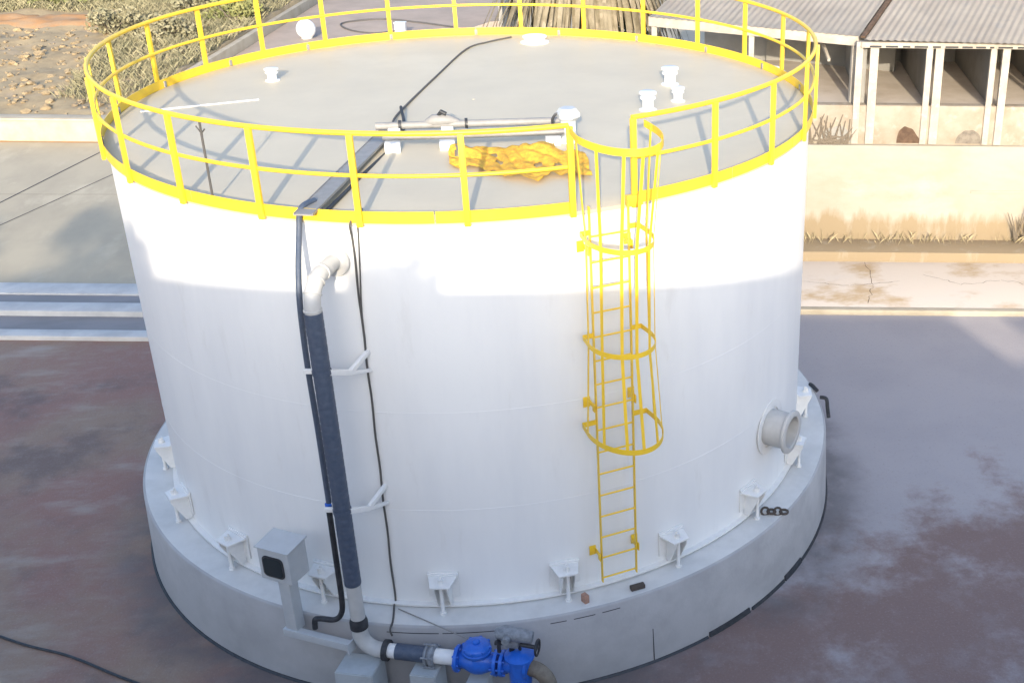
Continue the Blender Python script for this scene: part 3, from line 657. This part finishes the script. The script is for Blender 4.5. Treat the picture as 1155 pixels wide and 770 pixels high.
MB().lathe([(0,0),(.11,0),(.165,.05),(.165,.10),(.11,.17),(0,.17)], (1.22,-2.25,ZT+.33), Z, 6).build('vent_head', 'box', t, ang=20)
MB().tube(smooth_path([(1.02,-2.25,ZT+.22),(1.01,-2.25,ZT+.34),(1.06,-2.25,ZT+.42),(1.14,-2.25,ZT+.43)], 5), .018, 8).build('vent_hose', 'black', t)
# crumpled netting
def netting():
    mb = MB(); nu, nv = 90, 44; vv = []
    poly = lambda uu: (-.36+1.72*uu)
    for k in range(nv+1):
        row = []
        for i in range(nu+1):
            uu, vv_ = i/nu, k/nv
            x = poly(uu)+.05*mn.noise((uu*5, vv_*3, 1))
            yf = -2.98-.55*uu**1.5+.16*math.sin(uu*9)+.12*mn.noise((uu*9,0,4))       # near edge
            yb = -1.95-.10*math.sin(uu*math.pi)-.6*max(uu-.8,0)
            y = yf+(yb-yf)*vv_ - .52 + .35*max(.16-uu,0)*(1-vv_)*6
            z = ZT+.055+.035*abs(mn.noise((x*2.4+y*1.2,y*2.4,0)))+.028*abs(mn.noise((x*5.2-y*2.5,y*4.6+x*2,7)))+.022*abs(mn.noise((x*11+y*6,y*10,2)))
            z += .09*math.exp(-((vv_-.8)/.22)**2)*(.6+.4*math.cos(uu*math.pi*3)) + .03*abs(math.sin(uu*21+vv_*6+4*mn.noise((x*1.5,y*1.5,3))))
            row.append(mb.bm.verts.new((x,y,max(z,ZT+.055))))
        vv.append(row)
    for k in range(nv):
        for i in range(nu):
            if mn.noise((i*.08,k*.11,5)) > .5 or (uu_ := i/nu) > .78 and k/nv > .72: continue
            mb.bm.faces.new((vv[k][i],vv[k][i+1],vv[k+1][i+1],vv[k+1][i]))
    return mb.build('safety_netting', 'net', ang=60, norm=False)
tag(netting(), 'crumpled orange safety netting lying on the roof behind the railing', 'netting')
tag(MB().tube([P(-37.6,5.00,ZT-.05), P(-37.6,5.0,ZT+.98)], .014, 8).tube([P(-38.4,5.0,ZT+.86)+Z*.06, P(-37.6,5.0,ZT+.84), P(-36.9,5.0,ZT+.84)+Z*.06], .009, 6).build('antenna_rod', 'cable'), 'thin dark rod with a forked tip standing inside the left front railing', 'rod')

# small loose things on the plinth
tag(MB().box((1.66,-5.05,ZB+.035), (.20,.08,.06), (tang(14),radial(14),Z), .01).build('wood_offcut', 'wood'), 'short dark wooden offcut lying on the plinth right of the ladder', 'wood offcut')
tag(MB().box((.944,-5.2,ZB+.06), (.07,.10,.12), (tang(30),radial(30),Z), .01).build('brick_piece', 'brick'), 'small pinkish brick piece on the plinth edge left of the ladder', 'brick')
mb = MB(); q = Vector((3.76,-3.62,ZB+.04))
for i in range(4): mb.tube([q+Vector((.09*i+.06*math.cos(a), -.02*i+.06*math.sin(a)*(.5+.5*(i%2)), .05*math.sin(a)*(1-i%2))) for a in [2*math.pi*k/12 for k in range(13)]], .018, 6)
tag(mb.build('shackle_chain', 'wood'), 'short rusty chain lying on the plinth at an anchor bolt', 'chain')
tag(MB().tube(smooth_path([P(84.5,5.66,.88),P(85,5.64,1.05),P(85.5,5.62,1.20),P(86,5.52,1.21)],5), .034, 8).build('black_strap', 'black'), 'short black strip bent over the right plinth edge', 'rubber strip')
tag(MB().tube(smooth_path([P(88.6,5.53,1.20), P(89.3,5.50,1.22), P(90.1,5.48,1.23), P(91,5.46,1.22)],5), .036, 8).build('black_hose', 'black'), 'black hose end leaning on the plinth beyond the right anchor chairs', 'hose')
pts = [W(-9.5,-2.9,.02), W(-6.37,-4.35,.02), W(-5.2,-4.75,.02), W(-4.1,-5.25,.02), W(-2.4,-5.9,.02)]
tag(MB().tube(smooth_path(pts,6), .019, 8).build('ground_hose', 'black'), 'long black hose lying on the brown paving at the near left', 'hose')

# ---------------------------------------------------------------- far background
def blades(mb, n, area, hmin, hmax, wd=.02, lean=.5):
    for _ in range(n):
        p = area(); h = random.uniform(hmin, hmax); a = random.uniform(0, 2*math.pi)
        t_ = Vector((math.cos(a), math.sin(a), 0)); ln = Vector((random.uniform(-1,1), random.uniform(-1,1), 0))*lean*h
        mb.bm.faces.new([mb.bm.verts.new(x) for x in (p-t_*wd/2, p+t_*wd/2, p+ln*.4+t_*wd*.35+Z*h*.6, p+ln+Z*h)])
def scatter(a0,a1,b0,b1,zf):
    def f():
        a, b = random.uniform(a0,a1), random.uniform(b0,b1); return W(a,b,zf(a,b))
    return f
# dry grass at the foot of the retaining wall
mb = MB()
def ledge_area():
    while True:
        a, b = random.uniform(5.2,16), random.uniform(10.2,10.56)
        if mn.noise((a*1.7,b,4)) > random.uniform(-.6,.6): return W(a,b,.35)
blades(mb, 260, ledge_area, .04, .34, .006, .8)
tag(mb.build('dry_grass', 'grass', norm=False, smooth=False), kind='stuff', label=None)
mb = MB()
for a in (11.1, 11.3):
    base = W(a,10.45,.35)
    for k in range(5):
        q = Vector((random.uniform(-.35,.3), random.uniform(-.1,.05), random.uniform(.7,1.2))); mb.tube([base, base+q*.5+Vector((.04,0,0)), base+q], [.025,.015,.006], 5)
tag(mb.build('bare_shrub', 'twig'), 'bare forked shrub on the ledge at the foot of the retaining wall', 'shrub')
# rubble on the earth bank
mb = MB()
for _ in range(1500):
    a, b = random.uniform(-34,-15.9), random.uniform(20.1,33)
    if b > 33: continue
    r = random.choice((.03,.04,.05,.07,.09,.14))*random.uniform(.7,1.2)
    mt_ = Matrix.Translation(W(a,b,earth_h(a,b)+r*.2)) @ Matrix.Rotation(random.uniform(0,6),4,'Z') @ Matrix.Diagonal((1.3*r,r,r*.65,1))
    g_ = bmesh.ops.create_icosphere(mb.bm, subdivisions=1, radius=1, matrix=mt_)
    for v_ in g_['verts']: v_.co += Vector((random.uniform(-1,1),random.uniform(-1,1),random.uniform(-1,1)))*r*.28
tag(mb.build('rubble_stones', 'rock', smooth=False), kind='stuff')
# dry brush carpet further back
mb = MB()
def brush_area():
    while True:
        a, b = random.uniform(-44,-15.8), random.choice((random.uniform(22,40),random.uniform(24,62)))
        if a < -19.3-.25*(b-26) and b < 36.2 and mn.noise((a*.3,b*.3,2)) < .75: continue
        if b < 27 and mn.noise((a*.5,b*.5,8)) < -.25: continue
        return W(a,b,earth_h(a,b)-.02)
blades(mb, 62000, brush_area, .08, .40, .022, .9)
blades(mb, 4000, scatter(-15.5,-6,60,68,earth_h), .5, 1.6, .05, .6)
tag(mb.build('dry_brush', 'brush', norm=False, smooth=False), kind='stuff')
def leaf_clump(mb, c, rad, n, size, flat=1.0):
    for _ in range(n):
        v_ = Vector((random.gauss(0,1), random.gauss(0,1), random.gauss(0,1))); v_.normalize(); v_ *= random.uniform(.35,1)**.5
        p = Vector(c)+Vector((v_.x*rad[0], v_.y*rad[1], v_.z*rad[2]))
        x = Vector((random.gauss(0,1),random.gauss(0,1),random.gauss(0,1))).normalized(); y = x.orthogonal().normalized()
        s1 = size*random.uniform(.6,1.3); s2 = s1*.55
        mb.bm.faces.new([mb.bm.verts.new(q) for q in (p-x*s1, p-y*s2, p+x*s1, p+y*s2)])
def shrub(name, a, b, w_, h_, mt, label, n=700, sz=.10, group=None):
    base = W(a,b,earth_h(a,b)-.05)
    t_ = thing(name, label, 'shrub', base, group)
    mb = MB()
    for k in range(9):
        c_ = base+Vector((random.uniform(-.6,.6)*w_, random.uniform(-.5,.5)*w_, random.uniform(.25,.75)*h_)); r_ = random.uniform(.28,.5)
        leaf_clump(mb, c_, (w_*r_, w_*r_, h_*r_*.8), n//9, sz)
    mb.build('foliage', mt, t_, False, norm=False)
    mb = MB()
    for k in range(8): q = Vector((random.uniform(-.6,.6)*w_, random.uniform(-.5,.5)*w_, h_*random.uniform(.5,.95))); mb.tube([base, base+q*.5+Z*.05, base+q], [.04,.025,.008], 5)
    mb.build('stems', 'twig', t_)
G = 'shrubs on the dry slope'
shrub('shrub', -30.0, 38.6, 2.2, 1.7, 'bush', 'olive shrub in the far top left corner of the slope', 1500, .12, G)
shrub('shrub', -26.4, 38.2, 2.0, 1.6, 'bush', 'yellowish shrub right above the orange earth patch', 1400, .12, G)
shrub('shrub', -23.2, 39.0, 2.1, 1.5, 'bush', 'olive shrub above the leftmost curve of the railing', 1400, .12, G)
shrub('shrub', -28.2, 43.0, 2.4, 1.8, 'bush', 'large olive shrub behind the front row on the left', 1500, .13, G)
shrub('shrub', -21.5, 42.5, 2.4, 1.6, 'grass', 'straw coloured shrub behind the back left railing', 1400, .12, G)
shrub('shrub', -18.6, 36.5, 1.8, 1.3, 'brush', 'grey brown dry shrub seen through the back left railing', 1300, .10, G)
shrub('shrub', -17.3, 40.5, 2.0, 1.6, 'bush', 'dark green shrub beside the kerb of the tan concrete pad', 1300, .12, G)
shrub('shrub', -32.4, 41.5, 2.4, 2.0, 'bush', 'tall olive shrub cut by the left edge of the picture', 1500, .12, G)
shrub('shrub', -24.6, 44.0, 2.6, 2.0, 'bush', 'olive shrub furthest back above the curve of the railing', 1500, .13, G)
shrub('shrub', -20.6, 39.6, 2.0, 1.5, 'bush', 'olive shrub behind the second back left post of the railing', 1400, .11, G)
shrub('shrub', -18.4, 46.0, 2.4, 1.8, 'grass', 'straw coloured shrub furthest back beside the tan pad', 1400, .12, G)
shrub('shrub', -18.2, 31.0, 1.5, 1.1, 'brush', 'grey brown shrub just beyond the tank rim at the left', 1200, .09, G)
shrub('shrub', -16.9, 34.4, 1.3, 1.0, 'bush', 'small green shrub against the pale kerb of the tan pad', 1100, .09, G)
shrub('shrub', -20.8, 31.5, 1.5, 1.0, 'brush', 'low grey shrub nearest the rubble behind the left railing', 1000, .09, G)
# the tan pad: white ball tank, pale box, hose, low wall
a, b, z = atb(345,33,33.5)
t = thing('ball_tank', 'white ball shaped tank on the pad behind the back left railing', 'tank', W(a,b,.30))
MB().lathe([(.40*math.cos(x),.40*math.sin(x)) for x in [-math.pi/2+math.pi*i/18 for i in range(19)]], W(a,b,z), Z, 28).build('tank_body', 'white_part', t)
MB().lathe([(0,0),(.20,0),(.24,.02),(.20,z-.27),(0,z-.27)], W(a,b,.30), Z, 20).build('stand', 'kerb', t)
a, b, z = atb(452,34,34)
t = thing('pale_box', 'small white plastic box on the tan pad beyond the railing', 'box', W(a,b,.30))
MB().box(W(a,b,.60), (.44,.34,.56), (EA,EB,Z), .05).build('box_body', 'white_part', t)
MB().box(W(a,b,.90), (.48,.38,.05), (EA,EB,Z), .02).build('lid', 'white_part', t)
pts = [W(*atb(x,y,36)[:2],.33) for x, y in ((0,0),)]
tag(MB().tube(smooth_path([W(-10.0,35.2,.33), W(-11.0,34.6,.33), W(-12.2,35.2,.33), W(-12.9,36.6,.33), W(-11.5,37.6,.33), W(-9.5,36.9,.33), W(-7.9,36.0,.33)],8), .04, 6).build('pad_hose', 'cable'), 'thin dark hose lying in a loop on the tan pad', 'hose')
t = thing('block_wall', 'short tan block wall at the right end of the concrete pad', 'wall', W(-6.5,36,.30))
MB().prism([W(-7.9,34.0,.30), W(-5.5,34.0,.30), W(-5.5,34.0,1.0), W(-5.9,34.0,.97)], EB*.35).build('wall_body', 'pad', t)
MB().box(W(-5.42,36.5,.9), (.16,5.0,1.5), (EA,EB,Z)).build('return_wall', 'shed_dark', t)
# palm with a skirt of dead fronds
ca, cb_, cz = atb(660,-48,18.5); cw = W(ca,cb_,cz)
t = thing('palm_tree', 'palm with a skirt of dry brown fronds behind the tank', 'palm', W(ca,cb_,0))
mb = MB(); mb.tube([W(ca+.02*math.sin(i),cb_,cz*i/12) for i in range(13)], [.34-.008*i+(.03 if i%2 else 0) for i in range(13)], 16); mb.build('trunk', 'trunk', t)
def frond(mb, org, az_, drop, ln, wd):
    dirv = Vector((math.cos(az_), math.sin(az_), 0)); n_ = 9; side = Vector((-dirv.y, dirv.x, 0)); pr_ = None
    tw = random.uniform(-.5,.5)
    for i in range(n_+1):
        f = i/n_; ang_ = R(30)-(R(30)+drop)*min(f*1.6,1)
        p = (pr_[0] if pr_ else org) + (dirv*math.cos(ang_)+Z*math.sin(ang_))*(ln/n_)
        wv = wd*math.sin(math.pi*min(.12+f*.9,1))**.7
        s_ = side*math.cos(tw)+Z*math.sin(tw)*.5
        A = mb.bm.verts.new(p-s_*wv-Z*.10*wv); M_ = mb.bm.verts.new(p+Z*.25*wv); B = mb.bm.verts.new(p+s_*wv-Z*.10*wv)
        if pr_: mb.bm.faces.new((pr_[1],pr_[2],M_,A)); mb.bm.faces.new((pr_[2],pr_[3],B,M_))
        pr_ = (p, A, M_, B)
for k in range(96):
    mb = MB(); az_ = 2*math.pi*k/96*5+random.uniform(-.1,.1); o_ = cw-Z*random.uniform(0,.6); dr = random.uniform(62,84); ln = random.uniform(3.6,5.0)
    for q in range(4): frond(mb, o_, az_+random.uniform(-.10,.10), R(dr+random.uniform(-5,5)), ln*random.uniform(.7,1), random.uniform(.03,.085))
    mb.build('frond', 'frond', t, norm=False)
# trees behind the shed at the top right of the frame
base = W(1.2,21,0)
t = thing('leafy_tree', 'green leafy tree between the palm and the corrugated shed', 'tree', base)
MB().tube([base, base+Vector((.05,0,2)), base+Vector((0,0,4.4))], [.14,.11,.05], 8).build('trunk', 'trunk', t)
mb = MB()
for k in range(10): leaf_clump(mb, base+Vector((random.uniform(-1,.9),random.uniform(-1,1),random.uniform(3.6,5.8))), (.7,.7,.6), 130, .12)
mb.build('crown', 'leaf', t, False, norm=False)

# ---------------------------------------------------------------- behind the viewer: the building and trees whose shade lies over the yard
t = thing('building', 'plain flat roofed building behind the viewer shading the yard', 'building', W(3,-22))
def prof_block(poly, b0, depth, name):
    return MB().prism([W(a_,b0,z_) for a_, z_ in poly], EB*-depth).build(name, 'building', t, smooth=False)
prof_block([(-3.3,0),(7.35,0),(7.35,10.48),(-3.3,10.48)], -19.8, 5, 'main_block')
prof_block([(7.36,0),(17,0),(17,7.95),(11.83,7.94),(11.12,8.65),(10.98,8.68),(7.36,8.68)], -19.8, 5, 'side_wing')
prof_block([(-14,0),(-3.31,0),(-3.31,10.77),(-10.0,10.77),(-10.0,10.62),(-14,10.62)], -24.2, 4, 'left_wing')
MB().prism([W(12.28,-19.9,8.72), W(12.28,-19.9,8.66), W(12.62,-19.9,8.42), W(14.5,-19.9,8.30), W(14.5,-19.9,8.72)], EB*-.1).build('added_shade_board', 'building', t)  # unseen board added so its slanted edge shades a patch of paving
for a in (12.45, 14.3): MB().box(W(a,-19.95,8.15), (.05,.05,.5), (EA,EB,Z)).build('shade_board_post', 'galv', t)  # posts of the added shade board
for z in (2.0, 5.2, 8.2):
    for a in (-.2, 2.4, 5.0):
        if z < 8: 
            wn = MB().box(W(a,-19.78,z), (1.3,.06,1.4), (EA,EB,Z)).build('window', 'glass', t)
def big_tree(a, b, label, clumps, n=420):
    base = W(a,b,0); t_ = thing('shade_tree', label, 'tree', base, 'trees behind the viewer')
    mb = MB(); mb.tube([base, base+Vector((.1,0,3)), base+Vector((0,.1,6.5)), base+Vector((.1,0,9))], [.30,.24,.17,.08], 10)
    for (ca_, z_, r_) in clumps: q = W(ca_,b,z_); mb.tube([base+Z*5, (base+Z*7.5+q)/2, q], [.10,.06,.02], 6)
    mb.build('trunk', 'trunk', t_); mb = MB()
    for (ca_, z_, r_) in clumps:
        for k in range(4): leaf_clump(mb, W(ca_+random.uniform(-.3,.3)*r_, b+random.uniform(-.5,.5), z_+random.uniform(-.3,.2)*r_), (r_*.7,r_*.7,r_*.7), n//4, .11)
    mb.build('crown', 'leaf', t_, False, norm=False)
big_tree(-4.2, -20.6, 'green tree beside the building behind the viewer', [(-2.6,10.9,.85),(-3.6,11.0,1.0),(-4.8,11.1,1.0),(-3.2,9.9,1.1),(-4.6,9.8,1.2),(-5.8,10.2,1.2)])
big_tree(-8.2, -20.6, 'green tree left of the one beside the building', [(-7.0,10.7,1.1),(-8.2,10.9,1.1),(-9.3,10.6,1.0),(-10.0,10.7,.7),(-8.0,9.6,1.3),(-6.6,9.5,1.2)])
big_tree(-12.3, -20.6, 'green tree standing furthest left behind the viewer', [(-12.0,9.7,.7),(-12.8,10.0,.9),(-13.6,9.6,1.0),(-12.8,8.8,1.2)])

t = thing('added_shade_planter', 'leafy planter added on the unseen roof to break up the shade edge on the tank', 'planter', W(1.2,-20.2,10.48))  # made-up planter, its leaves dapple the shade edge on the tank
MB().box(W(1.2,-20.2,10.60), (1.1,.4,.24), (EA,EB,Z), .01).build('trough', 'building', t)
mb = MB()
for k in range(6): leaf_clump(mb, W(.85+.14*k,-20.2,10.82+.1*math.sin(k*1.9)), (.22,.2,.22), 60, .07)
mb.build('foliage', 'leaf', t, False, norm=False)
